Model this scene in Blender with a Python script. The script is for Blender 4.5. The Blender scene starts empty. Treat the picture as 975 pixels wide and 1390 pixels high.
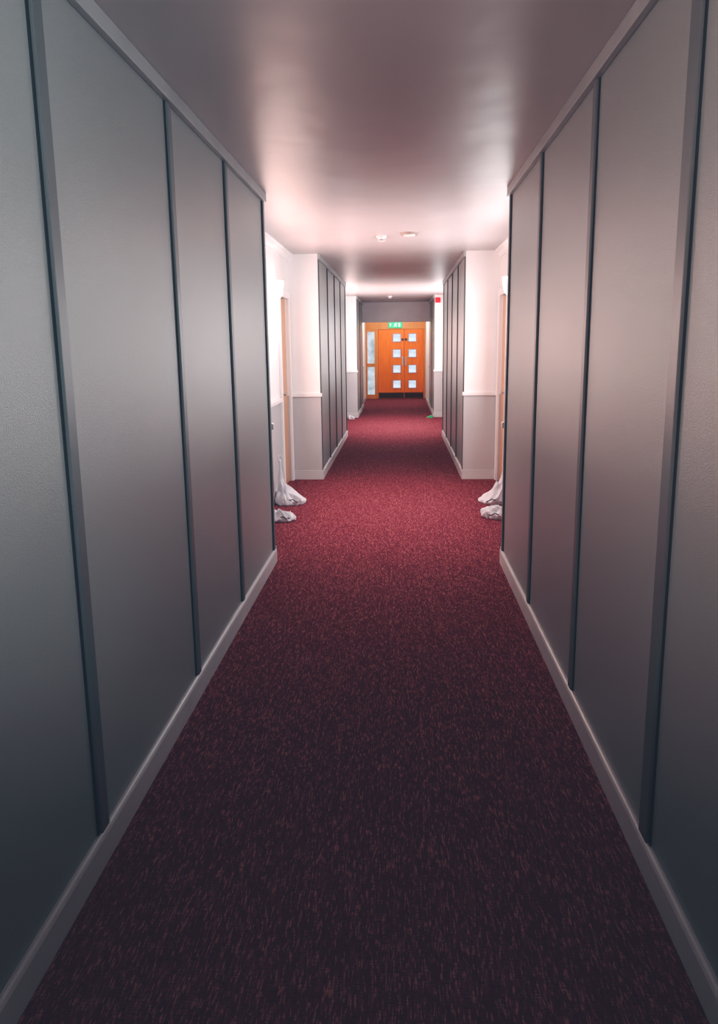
import bpy, bmesh, math, random
from mathutils import Vector, Matrix, noise
from mathutils.bvhtree import BVHTree
random.seed(4)
scene = bpy.context.scene
col = scene.collection

# ------------------------------------------------------------ dimensions
XL, XR = -0.885, 0.705          # panelled wall planes
RL, RR = -1.22, 1.075           # recess wall planes
CEIL = 2.465
Y0, Y1, Y2, Y3, Y4, Y5, Y6 = 0.9, 4.9, 8.07, 12.0, 15.1, 17.4, 20.4
DADO = 0.955

# ------------------------------------------------------------ materials
def new_mat(name):
    m = bpy.data.materials.new(name); m.use_nodes = True
    nt = m.node_tree
    return m, nt, nt.nodes, nt.links, nt.nodes['Principled BSDF']

def paint(name, colr, rough=0.5, bump=0.05, scale=250, spec=0.5, var=0.08, stretch=(1,1,1), vscale=3.0, metallic=0.0):
    m, nt, N, L, b = new_mat(name)
    tc = N.new('ShaderNodeTexCoord'); mp = N.new('ShaderNodeMapping')
    mp.inputs['Scale'].default_value = stretch
    L.new(tc.outputs['Object'], mp.inputs['Vector'])
    n1 = N.new('ShaderNodeTexNoise'); n1.inputs['Scale'].default_value = vscale; n1.inputs['Detail'].default_value = 4
    L.new(mp.outputs['Vector'], n1.inputs['Vector'])
    r = N.new('ShaderNodeValToRGB')
    lo = [c*(1-var) for c in colr]+[1]; hi = [min(1,c*(1+var)) for c in colr]+[1]
    r.color_ramp.elements[0].color = lo; r.color_ramp.elements[0].position = .3
    r.color_ramp.elements[1].color = hi; r.color_ramp.elements[1].position = .7
    L.new(n1.outputs['Fac'], r.inputs['Fac']); L.new(r.outputs['Color'], b.inputs['Base Color'])
    n2 = N.new('ShaderNodeTexNoise'); n2.inputs['Scale'].default_value = scale; n2.inputs['Detail'].default_value = 2
    L.new(mp.outputs['Vector'], n2.inputs['Vector'])
    bp = N.new('ShaderNodeBump'); bp.inputs['Strength'].default_value = bump; bp.inputs['Distance'].default_value = .01
    L.new(n2.outputs['Fac'], bp.inputs['Height']); L.new(bp.outputs['Normal'], b.inputs['Normal'])
    b.inputs['Roughness'].default_value = rough
    b.inputs['Specular IOR Level'].default_value = spec
    b.inputs['Metallic'].default_value = metallic
    return m

def emis(name, colr, strength, base=None):
    m, nt, N, L, b = new_mat(name)
    b.inputs['Base Color'].default_value = (*(base or colr), 1)
    b.inputs['Emission Color'].default_value = (*colr, 1)
    b.inputs['Emission Strength'].default_value = strength
    return m

M_panel = paint('grey_satin_panel_paint', (.275,.305,.302), rough=.32, bump=.20, scale=380, spec=.95, var=.03, vscale=1.6)
M_batten = paint('grey_batten_paint', (.13,.15,.153), rough=.38, bump=.02, spec=.5)
M_edge_shade = paint('painted_edge_shade', (.03,.038,.042), rough=.6, bump=.02, spec=.3)  # shade along the batten edges, painted as flat dark strips
M_base = paint('grey_skirting_paint', (.54,.55,.555), rough=.38, bump=.02)
M_base2 = paint('grey_cornice_batten_paint', (.36,.38,.385), rough=.4, bump=.02)
M_white = paint('white_wall_paint', (.79,.79,.79), rough=.55, bump=.04, var=.02)
M_dado = paint('grey_dado_paint', (.46,.465,.475), rough=.5, bump=.03, var=.03)
M_rail = paint('white_gloss_trim', (.76,.76,.76), rough=.35, bump=.02, var=.02)
M_plastic = paint('white_plastic', (.66,.65,.64), rough=.4, bump=.0, var=.02)
M_dark = paint('dark_plastic', (.03,.032,.04), rough=.4, bump=0)
M_red = paint('red_plastic', (.75,.02,.04), rough=.35, bump=0, var=.02)
M_green = paint('green_plastic', (.03,.42,.16), rough=.4, bump=0, var=.05)
M_metal = paint('brushed_metal', (.55,.55,.56), rough=.3, bump=.02, metallic=1)
M_cloth = paint('white_cotton', (.64,.65,.68), rough=.9, bump=.1, scale=90, var=.05, vscale=9)
M_kick = paint('dark_kick_plate', (.05,.02,.015), rough=.45, bump=.02)
M_purple = paint('mauve_window_bead', (.38,.28,.45), rough=.4, bump=0)
M_beam = paint('beam_paint', (.60,.58,.60), rough=.45, bump=.03)

# ceiling : satin uneven plaster
def ceiling_mat():
    m, nt, N, L, b = new_mat('gloss_ceiling_paint')
    tc = N.new('ShaderNodeTexCoord')
    n = N.new('ShaderNodeTexNoise'); n.inputs['Scale'].default_value = 1.8; n.inputs['Detail'].default_value = 2.5
    L.new(tc.outputs['Object'], n.inputs['Vector'])
    mp = N.new('ShaderNodeMapping'); mp.inputs['Scale'].default_value = (2.5, 9, 1)
    L.new(tc.outputs['Object'], mp.inputs['Vector'])
    n3 = N.new('ShaderNodeTexNoise'); n3.inputs['Scale'].default_value = 2.0; n3.inputs['Detail'].default_value = 5
    L.new(mp.outputs['Vector'], n3.inputs['Vector'])
    b1 = N.new('ShaderNodeBump'); b1.inputs['Strength'].default_value = .42; b1.inputs['Distance'].default_value = .03
    L.new(n.outputs['Fac'], b1.inputs['Height'])
    b2 = N.new('ShaderNodeBump'); b2.inputs['Strength'].default_value = .04; b2.inputs['Distance'].default_value = .008
    L.new(n3.outputs['Fac'], b2.inputs['Height']); L.new(b1.outputs['Normal'], b2.inputs['Normal'])
    L.new(b2.outputs['Normal'], b.inputs['Normal'])
    r = N.new('ShaderNodeValToRGB')
    r.color_ramp.elements[0].color = (.48,.45,.45,1); r.color_ramp.elements[1].color = (.54,.51,.51,1)
    L.new(n.outputs['Fac'], r.inputs['Fac']); L.new(r.outputs['Color'], b.inputs['Base Color'])
    b.inputs['Roughness'].default_value = .38; b.inputs['Specular IOR Level'].default_value = .65
    return m
M_ceil = ceiling_mat()

# carpet : woven burgundy with short dashes
def carpet_mat():
    m, nt, N, L, b = new_mat('burgundy_woven_carpet')
    tc = N.new('ShaderNodeTexCoord')
    def dash(sc, stretch, lo, hi):
        mp = N.new('ShaderNodeMapping'); mp.inputs['Scale'].default_value = stretch
        L.new(tc.outputs['Object'], mp.inputs['Vector'])
        n = N.new('ShaderNodeTexNoise'); n.inputs['Scale'].default_value = sc; n.inputs['Detail'].default_value = 2
        L.new(mp.outputs['Vector'], n.inputs['Vector'])
        r = N.new('ShaderNodeMapRange'); r.inputs[1].default_value = lo; r.inputs[2].default_value = hi
        L.new(n.outputs['Fac'], r.inputs[0]); return r.outputs[0], n
    f1, _ = dash(68, (3.6, .48, 1), .54, .66)
    f2, _ = dash(78, (.6, 3.0, 1), .52, .66)
    f3, n3 = dash(240, (1,1,1), .3, .7)
    f4, _ = dash(31, (3.0, .42, 1), .5, .66)
    def mix(fac, a, bb, scale=1.0):
        mx = N.new('ShaderNodeMix'); mx.data_type = 'RGBA'
        if scale != 1.0:
            mu = N.new('ShaderNodeMath'); mu.operation='MULTIPLY'; mu.inputs[1].default_value = scale
            L.new(fac, mu.inputs[0]); fac = mu.outputs[0]
        L.new(fac, mx.inputs[0])
        for s, v in ((6,a),(7,bb)):
            if isinstance(v, tuple): mx.inputs[s].default_value = (*v,1)
            else: L.new(v, mx.inputs[s])
        return mx.outputs[2]
    c = mix(f3, (.115,.020,.034), (.20,.038,.056))
    c = mix(f4, c, (.34,.09,.105), .45)
    c = mix(f1, c, (.60,.25,.22), .72)
    c = mix(f2, c, (.045,.012,.024), .72)
    L.new(c, b.inputs['Base Color'])
    bp = N.new('ShaderNodeBump'); bp.inputs['Strength'].default_value = .4; bp.inputs['Distance'].default_value = .005
    L.new(n3.outputs['Fac'], bp.inputs['Height']); L.new(bp.outputs['Normal'], b.inputs['Normal'])
    b.inputs['Roughness'].default_value = 1; b.inputs['Specular IOR Level'].default_value = .05
    return m
M_carpet = carpet_mat()

def wood_mat(name, c1, c2, rough=.35):
    m, nt, N, L, b = new_mat(name)
    tc = N.new('ShaderNodeTexCoord'); mp = N.new('ShaderNodeMapping'); mp.inputs['Scale'].default_value = (9, 9, .7)
    L.new(tc.outputs['Object'], mp.inputs['Vector'])
    n = N.new('ShaderNodeTexNoise'); n.inputs['Scale'].default_value = 3; n.inputs['Detail'].default_value = 6; n.inputs['Distortion'].default_value = .6
    L.new(mp.outputs['Vector'], n.inputs['Vector'])
    r = N.new('ShaderNodeValToRGB'); r.color_ramp.elements[0].color = (*c1,1); r.color_ramp.elements[1].color = (*c2,1)
    r.color_ramp.elements[0].position=.3; r.color_ramp.elements[1].position=.7
    L.new(n.outputs['Fac'], r.inputs['Fac']); L.new(r.outputs['Color'], b.inputs['Base Color'])
    b.inputs['Roughness'].default_value = rough
    return m
M_wood = wood_mat('orange_veneer', (.78,.16,.008), (.92,.23,.016), .5)
M_wood_frame = wood_mat('orange_wood_frame', (.60,.21,.06), (.70,.28,.09))
M_wood_pale = wood_mat('pale_wood_veneer', (.50,.26,.14), (.62,.34,.20))

def pane_mat(name, lo, hi, strength):
    m, nt, N, L, b = new_mat(name)
    tc = N.new('ShaderNodeTexCoord')
    n = N.new('ShaderNodeTexNoise'); n.inputs['Scale'].default_value = 5; n.inputs['Detail'].default_value = 1
    L.new(tc.outputs['Object'], n.inputs['Vector'])
    r = N.new('ShaderNodeValToRGB')
    r.color_ramp.elements[0].color = (*lo,1); r.color_ramp.elements[0].position = .3
    r.color_ramp.elements[1].color = (*hi,1); r.color_ramp.elements[1].position = .6
    L.new(n.outputs['Fac'], r.inputs['Fac']); L.new(r.outputs['Color'], b.inputs['Emission Color'])
    b.inputs['Emission Strength'].default_value = strength
    b.inputs['Base Color'].default_value = (.1,.1,.12,1); b.inputs['Roughness'].default_value = .08
    return m
M_pane = pane_mat('daylit_glass', (.50,.62,.75), (.72,.86,.95), .95)
M_pane2 = pane_mat('daylit_sidelight_glass', (.28,.36,.42), (.60,.70,.78), .95)
M_exit = emis('exit_sign_green', (.03,.60,.26), .8, (.02,.3,.14))
M_exitw = emis('exit_sign_white', (.75,1,.85), .8)
M_shade_pink = emis('frosted_shade_warm', (1,.90,.88), 3.0, (.9,.85,.82))
M_shade_cool = emis('frosted_shade_white', (1,.96,.96), 3.0, (.9,.85,.82))

# ------------------------------------------------------------ builders
def tag(o, label=None, category=None, kind=None, group=None):
    if label: o['label'] = label
    if category: o['category'] = category
    if kind: o['kind'] = kind
    if group: o['group'] = group
    return o

def mesh_obj(name, bm, mats, parent=None, smooth=False):
    me = bpy.data.meshes.new(name); bm.normal_update(); bm.to_mesh(me); bm.free()
    for m in (mats if isinstance(mats,(list,tuple)) else [mats]): me.materials.append(m)
    if smooth:
        for p in me.polygons: p.use_smooth = True
    o = bpy.data.objects.new(name, me); col.objects.link(o)
    if parent: o.parent = parent
    return o

def add_box(bm, x0,x1,y0,y1,z0,z1, mi=0, bevel=0):
    r = bmesh.ops.create_cube(bm, size=1)
    vs = r['verts']
    bmesh.ops.scale(bm, vec=(x1-x0,y1-y0,z1-z0), verts=vs)
    bmesh.ops.translate(bm, vec=((x0+x1)/2,(y0+y1)/2,(z0+z1)/2), verts=vs)
    fs = set(f for v in vs for f in v.link_faces)
    for f in fs: f.material_index = mi
    if bevel:
        es = set(e for f in fs for e in f.edges)
        bmesh.ops.bevel(bm, geom=list(es), offset=bevel, segments=2, affect='EDGES', profile=.6)

def box(name, x0,x1,y0,y1,z0,z1, mat, parent=None, bevel=0, **t):
    if x0>x1: x0,x1=x1,x0
    cx,cy,cz=(x0+x1)/2,(y0+y1)/2,(z0+z1)/2
    bm = bmesh.new(); add_box(bm, x0-cx,x1-cx,y0-cy,y1-cy,z0-cz,z1-cz,0,bevel)
    o = mesh_obj(name, bm, mat, parent)
    o.location = (cx,cy,cz)
    if parent: o.location = Vector((cx,cy,cz)) - parent.location
    return tag(o, **t)

def cyl(bm, r1, r2, z0, z1, seg=32, mi=0):
    r = bmesh.ops.create_cone(bm, cap_ends=True, segments=seg, radius1=r1, radius2=r2, depth=z1-z0)
    bmesh.ops.translate(bm, vec=(0,0,(z0+z1)/2), verts=r['verts'])
    for v in r['verts']:
        for f in v.link_faces: f.material_index = mi
    return r['verts']

def empty(name, loc, **t):
    o = bpy.data.objects.new(name, None); o.empty_display_size=.05; o.location = loc; col.objects.link(o)
    return tag(o, **t)

S = dict(kind='structure')
# ------------------------------------------------------------ shell
YB = -2.3
box('floor', RL-.1, RR+.1, YB, Y6+.1, -.1, 0, M_carpet, label='burgundy woven carpet with short orange flecks', **S)
box('ceiling', RL-.1, RR+.1, YB, Y6+.1, CEIL, CEIL+.1, M_ceil, label='glossy uneven grey-mauve painted ceiling', **S)

tn = [0]
def trim(x0,x1,y0,y1,z0,z1,mat,bevel=.004,label=None):
    tn[0]+=1
    return box('trim_%d'%tn[0], x0,x1,y0,y1,z0,z1, mat, bevel=bevel, kind='structure', label=label or 'grey painted wooden batten on wall')

def batten(X, s, y, w):
    """painted batten with edge shade painted as dark strips either side, one mesh"""
    tn[0]+=1
    z0,z1=.098,CEIL-.055; cz=(z0+z1)/2; h=(z1-z0)/2
    bm=bmesh.new()
    a,b_=sorted((0,-s*.012)); add_box(bm,a,b_,-w/2,w/2,-h,h,0,.002)
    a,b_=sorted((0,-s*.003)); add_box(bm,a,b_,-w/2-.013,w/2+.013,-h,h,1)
    o=mesh_obj('trim_%d'%tn[0], bm, [M_batten,M_edge_shade]); o.location=(X,y,cz)
    tag(o, kind='structure', label='grey painted wooden batten on wall')

def section(ya, yb, battens, side, end_near=True, end_far=True):
    s = -1 if side=='left' else 1
    X = XL if side=='left' else XR
    R = (RL if side=='left' else RR) + s*.1
    e=.02
    box('wall_'+side, X, R, ya+(e if end_near else 0), yb-(e if end_far else 0), 0, CEIL, M_panel, label='grey satin panelled corridor wall', **S)
    for yy, d, on in ((ya,1,end_near),(yb,-1,end_far)):
        if not on: continue
        a,b_ = sorted((yy, yy+d*e))
        bm = bmesh.new()
        add_box(bm, min(X,R), max(X,R), a, b_, DADO, CEIL, 0)
        add_box(bm, min(X,R), max(X,R), a, b_, 0, DADO, 1)
        tag(mesh_obj('wall_'+side, bm, [M_white, M_dado]), label='white plaster return above grey dado', kind='structure')
        o1,o2 = sorted((yy-d*.012, yy))
        Rr = R - s*.1
        trim(X-s*.006, Rr, o1,o2, .11, DADO-.02, M_dado, label='grey raised dado lining')
        o1,o2 = sorted((yy-d*.03, yy))
        trim(X-s*.022, Rr, o1, o2+0.0, DADO-.02, DADO+.02, M_rail, .006, 'white dado rail')
        o1,o2 = sorted((yy-d*.02, yy))
        box('baseboard_'+side, X-s*.012, Rr, o1,o2, 0,.11, M_base, bevel=.004, label='grey painted skirting board', **S)
    bm=bmesh.new(); t=.017; hh=.098
    prof=[(0,0),(t,0),(t,hh-.014),(t-.004,hh-.005),(t-.010,hh),(0,hh)]
    va=[bm.verts.new((X-s*p,ya,q)) for p,q in prof]; vb=[bm.verts.new((X-s*p,yb,q)) for p,q in prof]
    n=len(prof)
    for i in range(n): bm.faces.new((va[i],va[(i+1)%n],vb[(i+1)%n],vb[i]))
    bm.faces.new(va); bm.faces.new(vb[::-1]); bmesh.ops.recalc_face_normals(bm,faces=bm.faces)
    tag(mesh_obj('baseboard_'+side,bm,M_base), label='pale grey painted skirting board', kind='structure')
    trim(X-s*.025, X, ya, yb, CEIL-.055, CEIL, M_base2, label='grey painted batten along ceiling')
    for y in battens:
        w=.042
        if isinstance(y,tuple): y,w=y
        batten(X, s, y, w)

section(Y0, Y1, [.93,(1.885,.05),2.92,3.84,4.86], 'left')
section(Y0, Y1, [.93,(1.91,.062),2.83,3.84,4.86], 'right')
section(Y2, Y3, [8.12,9.08,10.04,11.0,11.96], 'left')
section(Y2, Y3, [8.12,9.08,10.04,11.0,11.96], 'right')
section(Y4, Y5+.2, [15.15,16.3], 'left')
section(Y4, Y5+.2, [15.15,16.3], 'right')

def recess(ya, yb, side, door=None):
    s = -1 if side=='left' else 1
    R = RL if side=='left' else RR
    segs = [(ya,yb)] if not door else [(ya,door[0]),(door[1],yb)]
    for a,b_ in segs:
        if b_-a < .02: continue
        bm = bmesh.new(); x0,x1 = sorted((R,R+s*.1))
        add_box(bm, x0,x1,a,b_,DADO,CEIL,0); add_box(bm,x0,x1,a,b_,0,DADO,1)
        tag(mesh_obj('wall_'+side, bm, [M_white,M_dado]), label='white wall above grey dado', kind='structure')
        if b_-a > .2:
            trim(R-s*.03, R, a+.03, b_-(.08 if b_==door[0] else .03), DADO-.02, DADO+.02, M_rail,.006,'white dado rail')
            box('baseboard_'+side, R-s*.018, R, a+.02, b_-(.08 if b_==door[0] else .02), 0,.11, M_base, bevel=.004, label='grey painted skirting board', **S)
    if door:
        x0,x1 = sorted((R,R+s*.1))
        box('wall_'+side, x0,x1,door[0],door[1],2.0,CEIL,M_white,label='white wall over doorway',**S)
    bm = bmesh.new()
    prof=[(0,0),(0,-.07),(.012,-.07)]+[(.012+.05*(1-math.cos(t)),-.07+.05*math.sin(t)+.0) for t in [i*math.pi/10 for i in range(1,6)]]+[(.07,-.012),(.07,0)]
    va=[bm.verts.new((R-s*p, ya, CEIL+q)) for p,q in prof]; vb=[bm.verts.new((R-s*p, yb, CEIL+q)) for p,q in prof]
    n=len(prof)
    for i in range(n): bm.faces.new((va[i],va[(i+1)%n],vb[(i+1)%n],vb[i]))
    bm.faces.new(va); bm.faces.new(vb[::-1])
    bmesh.ops.recalc_face_normals(bm, faces=bm.faces)
    tn[0]+=1
    tag(mesh_obj('trim_%d'%tn[0], bm, M_white), label='white plaster cove', kind='structure')

dn=[2]
def side_door(side, ya, yb):
    s = -1 if side=='left' else 1
    R = RL if side=='left' else RR
    dn[0]+=1
    root = empty('door_%d'%dn[0], (R+s*.05,(ya+yb)/2,0), kind='structure', label='flush wooden door in white frame')
    box('door_leaf', R+s*.02, R+s*.06, ya+.005, yb-.005, .005, 1.985, M_wood_pale, root, .003)
    bm = bmesh.new()
    w=.065; cx,cy=R+s*.05,(ya+yb)/2
    for a,b_,z0,z1 in ((ya-w,ya,0,2.0+w),(yb,yb+w,0,2.0+w),(ya,yb,1.99,2.0+w)):
        x0,x1=sorted((R-s*.028, R))
        add_box(bm,x0-cx,x1-cx,a-cy,b_-cy,z0,z1,0,.005)
    mesh_obj('door_frame', bm, M_rail, root)
    bm = bmesh.new()
    vs=cyl(bm,.011,.011,-.06,.0,16); bmesh.ops.rotate(bm,verts=vs,cent=(0,0,0),matrix=Matrix.Rotation(math.pi/2*s,3,'Y'))
    add_box(bm, -s*.055-.008 , -s*.055+.008, -.0, .12, -.01,.01,0,.004)
    h=mesh_obj('handle', bm, M_metal, root); h.location=(-s*.03, ya+.08-cy, 1.0); 

recess(Y1, Y2, 'left', (7.42, 7.98)); side_door('left', 7.42, 7.98)
recess(Y1, Y2, 'right', (7.42, 7.98)); side_door('right', 7.42, 7.98)
recess(Y3, Y4, 'left', (13.4, 14.2)); side_door('left', 13.4, 14.2)
recess(Y3, Y4, 'right', (13.4, 14.2)); side_door('right', 13.4, 14.2)
recess(YB, Y0, 'left', (-1.6, -.8)); side_door('left', -1.6, -.8)
recess(YB, Y0, 'right', (-1.6, -.8)); side_door('right', -1.6, -.8)

# beam and end lobby
box('trim_beam', XL, XR, Y5, Y5+.2, 2.01, CEIL, M_beam, bevel=.004, label='grey painted downstand beam across corridor', **S)
box('wall_left', -1.05, -.95, Y5+.2, Y6, 0, CEIL, M_white, label='white lobby wall', **S)
box('wall_right', XR, XR+.1, Y5+.2, Y6, 0, CEIL, M_white, label='white lobby wall', **S)
box('wall_back', RL-.1, RR+.1, Y6+.06, Y6+.16, 0, CEIL, M_white, label='white end wall', **S)
box('trim_lintel', -.95, XR, Y6-.02, Y6+.06, 1.9, 2.12, M_wood_frame, bevel=.004, label='orange wooden lintel over double doors', **S)
box('trim_mullion', -.655, -.60, Y6-.02, Y6+.06, 0, 1.9, M_wood_frame, bevel=.004, label='orange wooden door post', **S)
box('trim_jamb', .655, XR, Y6-.02, Y6+.06, 0, 1.9, M_wood_frame, bevel=.004, label='orange wooden door post', **S)
box('baseboard_left', -.95, -.935, Y5+.2, Y6-.02, 0,.1, M_base, bevel=.004, **S)
box('baseboard_right', XR-.015, XR, Y5+.2, Y6-.02, 0,.1, M_base, bevel=.004, **S)

def end_door(n, x0, x1, wx, hx):
    cx=(x0+x1)/2
    root = empty('door_%d'%n, (cx, Y6+.02, 0), kind='structure', label='orange veneer door leaf with four square windows')
    box('door_leaf', x0+.003, x1-.003, Y6, Y6+.05, .01, 1.895, M_wood, root, .003)
    for z in (.40,.82,1.245,1.67):
        bm=bmesh.new(); h=.098; w=.018
        for a,b_,c,d in ((-h-w,h+w,h,h+w),(-h-w,h+w,-h-w,-h),(-h-w,-h,-h,h),(h,h+w,-h,h)):
            add_box(bm,a,b_,-.012,.0,c,d,0,.002)
        f=mesh_obj('window_frame', bm, M_purple, root); f.location=(wx-cx, -.02, z)
        bm=bmesh.new(); add_box(bm,-h,h,-.004,0,-h,h)
        g=mesh_obj('window_pane', bm, M_pane, root); g.location=(wx-cx,-.02,z)
    box('kick_plate', x0+.01, x1-.01, Y6-.004, Y6, .02, .17, M_kick, root, .001)
    bm=bmesh.new(); add_box(bm,-.02,.02,-.006,0,-.12,.12,0,.002); add_box(bm,-.008,.008,-.05,-.035,-.1,.1,0,.003)
    add_box(bm,-.006,.006,-.04,-.004,-.09,-.078); add_box(bm,-.006,.006,-.04,-.004,.078,.09)
    h=mesh_obj('door_handle', bm, M_metal, root); h.location=(hx-cx,-.02,1.03)
    bm=bmesh.new(); vs=cyl(bm,.035,.035,-.003,.003,24); bmesh.ops.rotate(bm,verts=vs,cent=(0,0,0),matrix=Matrix.Rotation(math.pi/2,3,'X'))
    d=mesh_obj('round_sign', bm, M_dark, root); d.location=(hx-cx,-.024,1.62); d['label']='small dark round door sign'
end_door(1, -.60, .12, -.085, .075)
end_door(2, .12, .655, .345, .165)

# sidelight
root = empty('window_1', (-.80, Y6+.02, 0), kind='structure', label='narrow glazed sidelight with two panes in orange wood')
bm=bmesh.new()
for a,b_,c,d in ((-.15,-.10,0,1.9),(.10,.145,0,1.9),(-.10,.10,0,.12),(-.10,.10,.88,.98),(-.10,.10,1.84,1.9)):
    add_box(bm,a,b_,-.04,.02,c,d,0,.003)
mesh_obj('window_frame', bm, M_wood_frame, root)
for c,d in ((.12,.88),(.98,1.84)):
    bm=bmesh.new(); add_box(bm,-.10,.10,0,.006,c,d); mesh_obj('window_pane', bm, M_pane2, root)

# ------------------------------------------------------------ exit sign
sg = empty('exit_sign', (-.12, Y6-.055, 2.02), label='green illuminated running man emergency exit sign', category='exit sign')
bm=bmesh.new(); add_box(bm,-.19,.19,-.02,.035,-.085,.085,0,.006); mesh_obj('sign_body', bm, M_exit, sg)
def poly(bm, pts, y=-.0225):
    bm.faces.new([bm.verts.new((x,y,z)) for x,z in pts])
def limb(bm,a,b_,w):
    a=Vector(a); b_=Vector(b_); d=(b_-a).normalized(); n=Vector((-d.y,d.x))*w/2
    poly(bm,[a-n,b_-n,b_+n,a+n])
bm=bmesh.new(); poly(bm,[(.085,-.05),(.125,-.05),(.125,.05),(.085,.05)]); mesh_obj('doorway_symbol', bm, M_exitw, sg)
bm=bmesh.new()
poly(bm,[(.012+.014*math.cos(t),.044+.014*math.sin(t)) for t in [i*math.pi/8 for i in range(16)]])
limb(bm,(.008,.034),(-.008,-.012),.026); limb(bm,(-.004,-.01),(.03,-.025),.014); limb(bm,(.03,-.025),(.024,-.06),.012)
limb(bm,(-.01,-.01),(-.022,-.04),.014); limb(bm,(-.022,-.04),(-.058,-.05),.012); limb(bm,(.008,.028),(.045,.012),.011); limb(bm,(.0,.028),(-.035,.012),.011)
mesh_obj('running_man_symbol', bm, M_exitw, sg)
bm=bmesh.new(); poly(bm,[(-.142,-.04),(-.128,-.04),(-.128,.005),(-.112,.005),(-.135,.04),(-.158,.005),(-.142,.005)]); mesh_obj('arrow_symbol', bm, M_exitw, sg)

# ------------------------------------------------------------ ceiling fittings
def detector(x,y):
    r = empty('smoke_detector', (x,y,CEIL), label='small white domed smoke detector on ceiling', category='smoke detector', group='smoke detectors on the ceiling')
    bm=bmesh.new(); cyl(bm,.045,.05,-.016,0); mesh_obj('detector_base', bm, M_plastic, r)
    bm=bmesh.new(); cyl(bm,.025,.038,-.028,-.016); cyl(bm,.032,.032,-.042,-.034)
    for i in range(8):
        t=i*math.pi/4; add_box(bm,.026*math.cos(t)-.003,.026*math.cos(t)+.003,.026*math.sin(t)-.003,.026*math.sin(t)+.003,-.035,-.027)
    mesh_obj('sensor_chamber', bm, M_plastic, r)
detector(-.165,6.9); detector(-.2,15.25)
r = empty('ceiling_access_point', (.085,6.72,CEIL), label='flat round beige disc fitting on ceiling', category='ceiling fitting')
bm=bmesh.new(); cyl(bm,.072,.08,-.02,0,40); mesh_obj('disc_housing', bm, paint('beige_plastic',(.34,.26,.22),.45,0), r)
bm=bmesh.new(); cyl(bm,.05,.055,-.026,-.02,40); mesh_obj('disc_cover', bm, M_plastic, r)

# ------------------------------------------------------------ wall lamps
def wall_lamp(side, y, z, mat, colr, watts, area=0, spot=0, size=.15):
    s = -1 if side=='left' else 1
    R = RL if side=='left' else RR
    r = empty('wall_lamp', (R,y,z), label='white frosted half-round wall uplighter, switched on', category='wall lamp', group='corridor wall lamps')
    bm=bmesh.new(); a,b_=sorted((0,-s*.02)); add_box(bm,a,b_,-.05,.05,-.06,.07,0,.004); mesh_obj('back_plate', bm, M_plastic, r)
    bm=bmesh.new(); seg=14; rings=[]
    for zz,rad in ((-.08,.03),(-.06,.055),(-.02,.072),(.03,.08),(.09,.084)):
        rings.append([bm.verts.new((-s*(.02+rad*math.sin(t)), rad*1.15*math.cos(t), zz)) for t in [i*math.pi/seg for i in range(seg+1)]])
    for q in range(len(rings)-1):
        for i in range(seg): bm.faces.new((rings[q][i],rings[q][i+1],rings[q+1][i+1],rings[q+1][i]))
    bm.faces.new(rings[0][::-1])
    bmesh.ops.recalc_face_normals(bm, faces=bm.faces)
    mesh_obj('lamp_shade', bm, mat, r, True)
    if watts:
        ld=bpy.data.lights.new('lamp_bulb','POINT'); ld.energy=watts; ld.color=colr; ld.shadow_soft_size=size
        lo=bpy.data.objects.new('lamp_bulb', ld); col.objects.link(lo); lo.parent=r; lo.location=(-s*(size+.13),0,-.25)
    if area:
        ld=bpy.data.lights.new('recess_fill','AREA'); ld.energy=area; ld.color=colr; ld.shape='RECTANGLE'; ld.size=2.2; ld.size_y=1.2  # added fill panel, spreads soft light through the recess
        lo=bpy.data.objects.new('recess_fill', ld); col.objects.link(lo); lo.parent=r
        zax=Vector((s,0,0)); xax=Vector((0,1,0)); yax=zax.cross(xax)
        lo.matrix_local=Matrix.Translation((-s*.12,-.6,-.55))@Matrix((xax,yax,zax)).transposed().to_4x4()
    if spot:
        ld=bpy.data.lights.new('near_wall_fill','SPOT'); ld.energy=spot; ld.color=colr; ld.shadow_soft_size=.15  # added spot, brightens the near walls and leaves the floor dark
        ld.spot_size=math.radians(66); ld.spot_blend=1
        lo=bpy.data.objects.new('near_wall_fill', ld); col.objects.link(lo); lo.parent=r; lo.location=(-s*.2,0,0)
        dirv=Vector(((XR if s<0 else XL)-(R-s*.2), 2.4, -.2))
        lo.rotation_euler=dirv.to_track_quat('-Z','Y').to_euler()
PINK=(1,.64,.58); WH=(.97,.96,1); COOL=(.95,.97,1)
wall_lamp('left', 7.15, 2.02, M_shade_pink, PINK, 6, 46)
wall_lamp('right', 7.15, 2.02, M_shade_cool, WH, 5, 40)
wall_lamp('left', 13.9, 2.02, M_shade_pink, (1,.72,.68), 9, 60)
wall_lamp('right', 13.9, 2.02, M_shade_cool, WH, 9, 60)
wall_lamp('left', -.3, 2.02, M_shade_pink, (1,.74,.70), 1, 0, 225)  # unseen pair behind the camera, added to light the near walls
wall_lamp('right', -.3, 2.02, M_shade_cool, COOL, 1, 0, 235)
# lamp added out of view behind the beam to light the lobby
r = empty('lobby_fill_lamp', (-.1, 18.9, CEIL), label='added round opal fill lamp, hidden behind the beam', category='fill lamp')
bm=bmesh.new(); cyl(bm,.16,.17,-.02,0,40); mesh_obj('lamp_base', bm, M_plastic, r)
bm=bmesh.new(); cyl(bm,.11,.15,-.07,-.02,40); mesh_obj('lamp_shade', bm, M_shade_cool, r)
ld=bpy.data.lights.new('lamp_bulb','POINT'); ld.energy=48; ld.color=(1,.88,.8); ld.shadow_soft_size=.1
lo=bpy.data.objects.new('lamp_bulb', ld); col.objects.link(lo); lo.parent=r; lo.location=(0,0,-.16)

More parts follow.
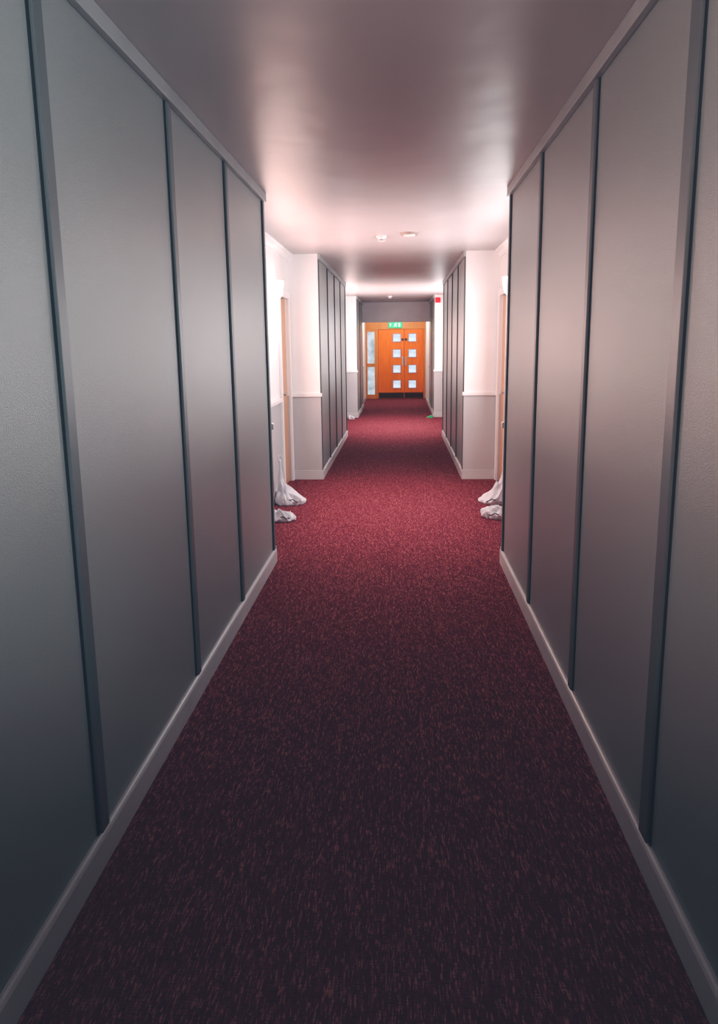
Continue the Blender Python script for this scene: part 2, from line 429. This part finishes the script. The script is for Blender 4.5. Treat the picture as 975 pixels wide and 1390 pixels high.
# ------------------------------------------------------------ red sounder
r = empty('fire_alarm_sounder', (.765, Y4, 2.36), label='red fire alarm sounder high on white wall', category='fire alarm')
bm=bmesh.new(); add_box(bm,-.05,.05,-.03,0,-.05,.05,0,.006); mesh_obj('alarm_base', bm, M_red, r)
bm=bmesh.new(); vs=cyl(bm,.038,.03,.0,.03,28); bmesh.ops.rotate(bm,verts=vs,cent=(0,0,0),matrix=Matrix.Rotation(math.pi/2,3,'X')); bmesh.ops.translate(bm,vec=(0,-.03,0),verts=vs)
mesh_obj('sounder_dome', bm, M_red, r)

# ------------------------------------------------------------ bags
def tube(bm, pts, rad, seg=8):
    rings=[]
    for i,p in enumerate(pts):
        a=Vector(pts[max(0,i-1)]); b_=Vector(pts[min(len(pts)-1,i+1)]); t=(b_-a).normalized()
        u=t.orthogonal().normalized(); v=t.cross(u)
        rings.append([bm.verts.new(Vector(p)+(u*math.cos(k*2*math.pi/seg)+v*math.sin(k*2*math.pi/seg))*rad) for k in range(seg)])
    for i in range(len(rings)-1):
        A,B=rings[i],rings[i+1]
        off=min(range(seg),key=lambda o:sum((A[k].co-B[(k+o)%seg].co).length for k in range(seg)))
        rings[i+1]=B=[B[(k+off)%seg] for k in range(seg)]
        for k in range(seg): bm.faces.new((A[k],A[(k+1)%seg],B[(k+1)%seg],B[k]))
    bm.faces.new(rings[0]); bm.faces.new(rings[-1][::-1])
    bmesh.ops.recalc_face_normals(bm, faces=bm.faces)

def bag(x, y, w, d, h, peak, s, seed, label, rot=0):
    """soft sack: stacked rings, pleated, gathered into an upright neck near the wall when peak>0"""
    r = empty('laundry_bag', (x,y,0), label=label, category='bag')
    r.rotation_euler=(0,0,rot)
    bm=bmesh.new(); seg=120; rings=[]
    nx,ny = s*w*.34, d*.10
    if peak>0:
        prof=[(0,.88,0),(.010,.98,0),(.028,1.04,.0),(.048,1.0,.04),(.066,.88,.14),(.086,.70,.30),(.11,.54,.48),(.14,.42,.64),(.175,.32,.78),(.21,.24,.90),(.25,.17,.97),(.30,.12,1),(.345,.085,1.0),(.385,.085,1.02),(peak,.10,1.05)]
    else:
        prof=[(0,.88,0),(h*.12,.99,0),(h*.3,1.05,0),(h*.5,.98,.02),(h*.68,.82,.08),(h*.82,.6,.15),(h*.92,.4,.24),(h*.98,.2,.32),(h,.06,.35)]
    N=len(prof); M=4
    fine=[]
    for i in range(N-1):
        for k in range(M):
            t=k/M; fine.append(tuple(prof[i][j]*(1-t)+prof[i+1][j]*t for j in range(3)))
    fine.append(prof[-1])
    for zz,rs,pull in fine:
        ring=[]
        hh=zz/(peak if peak>0 else h)
        for k in range(seg):
            a=2*math.pi*k/seg
            cx,cy=math.cos(a),math.sin(a)
            p=Vector((cx*1.2,cy*1.2,zz*7))+Vector((seed,seed*.4,0))
            f=1+.30*noise.noise(p*.9)
            amp=(.04+.20*min(1,hh*2.2))
            ph=seed+4.0*noise.noise(Vector((cx*.8,cy*.8,zz*6+seed)))
            f+=amp*(abs(math.sin(a*4.5+ph))-.5)+.12*noise.noise(p*2.6)+.06*noise.noise(p*5.5)
            px=cx*w/2*rs*f; py=cy*d/2*rs*f
            dz=.045*noise.noise(p*1.7+Vector((5,0,0)))*min(1,zz/.03)
            ring.append(bm.verts.new((px+nx*pull, py+ny*pull, max(0,zz+dz*(1 if rs>.3 else .2)))))
        rings.append(ring)
    for i in range(len(rings)-1):
        for k in range(seg): bm.faces.new((rings[i][k],rings[i][(k+1)%seg],rings[i+1][(k+1)%seg],rings[i+1][k]))
    bm.faces.new(rings[0][::-1]); bm.faces.new(rings[-1])
    bmesh.ops.recalc_face_normals(bm, faces=bm.faces)
    top=sum((v.co for v in rings[-1]),Vector())/seg
    bm.normal_update()
    bvh=BVHTree.FromBMesh(bm)
    def surf(xa,za):
        hit=bvh.ray_cast(Vector((xa,-1,za)),Vector((0,1,0))); return hit[0]
    pip=[]
    for i in range(9):
        t=i/8
        q=surf((-s)*w*(.04+.30*t), min(.055,h*.55)-.012*t+.006*math.sin(t*5))
        if q: pip.append(tuple(q))
    mesh_obj('bag_body', bm, M_cloth, r, True)
    bm=bmesh.new()
    if peak>0:
        pts=[(top.x+.010*math.sin(t*2), top.y+.014*math.cos(t), top.z-.02+.06*math.sin(t)) for t in [i*math.pi/12 for i in range(13)]]
    else:
        pts=[]
        for i in range(13):
            t=i/12; a=math.pi*t
            q=bvh.ray_cast(Vector((-s*w*(.05+.28*math.sin(a)), -d*.34*math.cos(a)*.8, 1)),Vector((0,0,-1)))[0]
            if q: pts.append((q.x,q.y,q.z+.003))
    tube(bm, pts, .005)
    mesh_obj('bag_strap', bm, M_cloth, r, True)
    if len(pip)>3:
        bm=bmesh.new(); tube(bm, pip, .005, 6)
        mesh_obj('dark_piping', bm, M_dark, r, True)
bag(-1.06,6.78,.26,.24,.15,.43,-1,1.3,'white cotton bag slumped against wall with upright neck')
bag(-1.04,6.12,.25,.20,.085,0,-1,5.7,'small flat white cotton bag lying on carpet')
bag(.90,6.82,.26,.24,.15,.43,1,9.1,'white cotton bag slumped against wall with upright neck')
bag(.85,6.22,.25,.20,.10,0,1,14.2,'small flat white cotton bag lying on carpet')
bag(-.99,14.75,.12,.12,.08,0,-1,3.2,'small white bag lying on carpet beside wall')

# green wedge on floor
r = empty('door_wedge', (.62,15.0,0), label='small green plastic door wedge on carpet', category='door wedge')
bm=bmesh.new()
vs=[bm.verts.new(c) for c in ((-.07,-.04,0),(.05,-.04,0),(.05,.04,0),(-.07,.04,0),(.05,-.04,.06),(.05,.04,.06),(-.07,-.04,.012),(-.07,.04,.012))]
for f in ((0,3,2,1),(0,1,4,6),(1,2,5,4),(2,3,7,5),(3,0,6,7),(6,4,5,7)): bm.faces.new([vs[i] for i in f])
mesh_obj('wedge_body', bm, M_green, r)

# ------------------------------------------------------------ world
w=bpy.data.worlds.new('World'); scene.world=w; w.use_nodes=True
w.node_tree.nodes['Background'].inputs[0].default_value=(.22,.46,.64,1)
w.node_tree.nodes['Background'].inputs[1].default_value=.26

# ------------------------------------------------------------ camera
F=985.0; u0,v0=(543-487.5)/F,(650-467)/F
d=Vector((u0,v0,-1)).normalized()
g=Vector((.002,-1,0)).normalized()
up=-(g-g.dot(d)*d).normalized()
rt=d.cross(up).normalized()
R=Matrix((rt,d,up)).to_4x4()
cd=bpy.data.cameras.new('camera'); cam=bpy.data.objects.new('camera',cd); col.objects.link(cam)
cam.matrix_world=Matrix.Translation((0,0,1.5))@R
cd.sensor_fit='VERTICAL'; cd.sensor_height=36; cd.lens=F/1390*36; cd.shift_y=-45/1390
cd.clip_start=.02
scene.camera=cam
vs_=scene.view_settings
vs_.view_transform='Standard'
vs_.look='None'
# film-like tone response (lifted cool shadows)
vs_.use_curve_mapping=True
cm=vs_.curve_mapping
cm.use_clip=False
def setc(c, pts):
    while len(c.points)>2: c.points.remove(c.points[1])
    c.points[0].location=pts[0]; c.points[-1].location=pts[-1]
    for p in pts[1:-1]: c.points.new(*p)
    for p in c.points: p.handle_type='VECTOR'
setc(cm.curves[0],[(0,.007),(.04,.026),(.12,.10),(.30,.32),(1,1.0)])
setc(cm.curves[1],[(0,.011),(.015,.018),(.06,.050),(.13,.120),(.30,.32),(1,1.0)])
setc(cm.curves[2],[(0,.016),(.02,.029),(.06,.061),(.13,.130),(.30,.325),(1,1.0)])
cm.update()
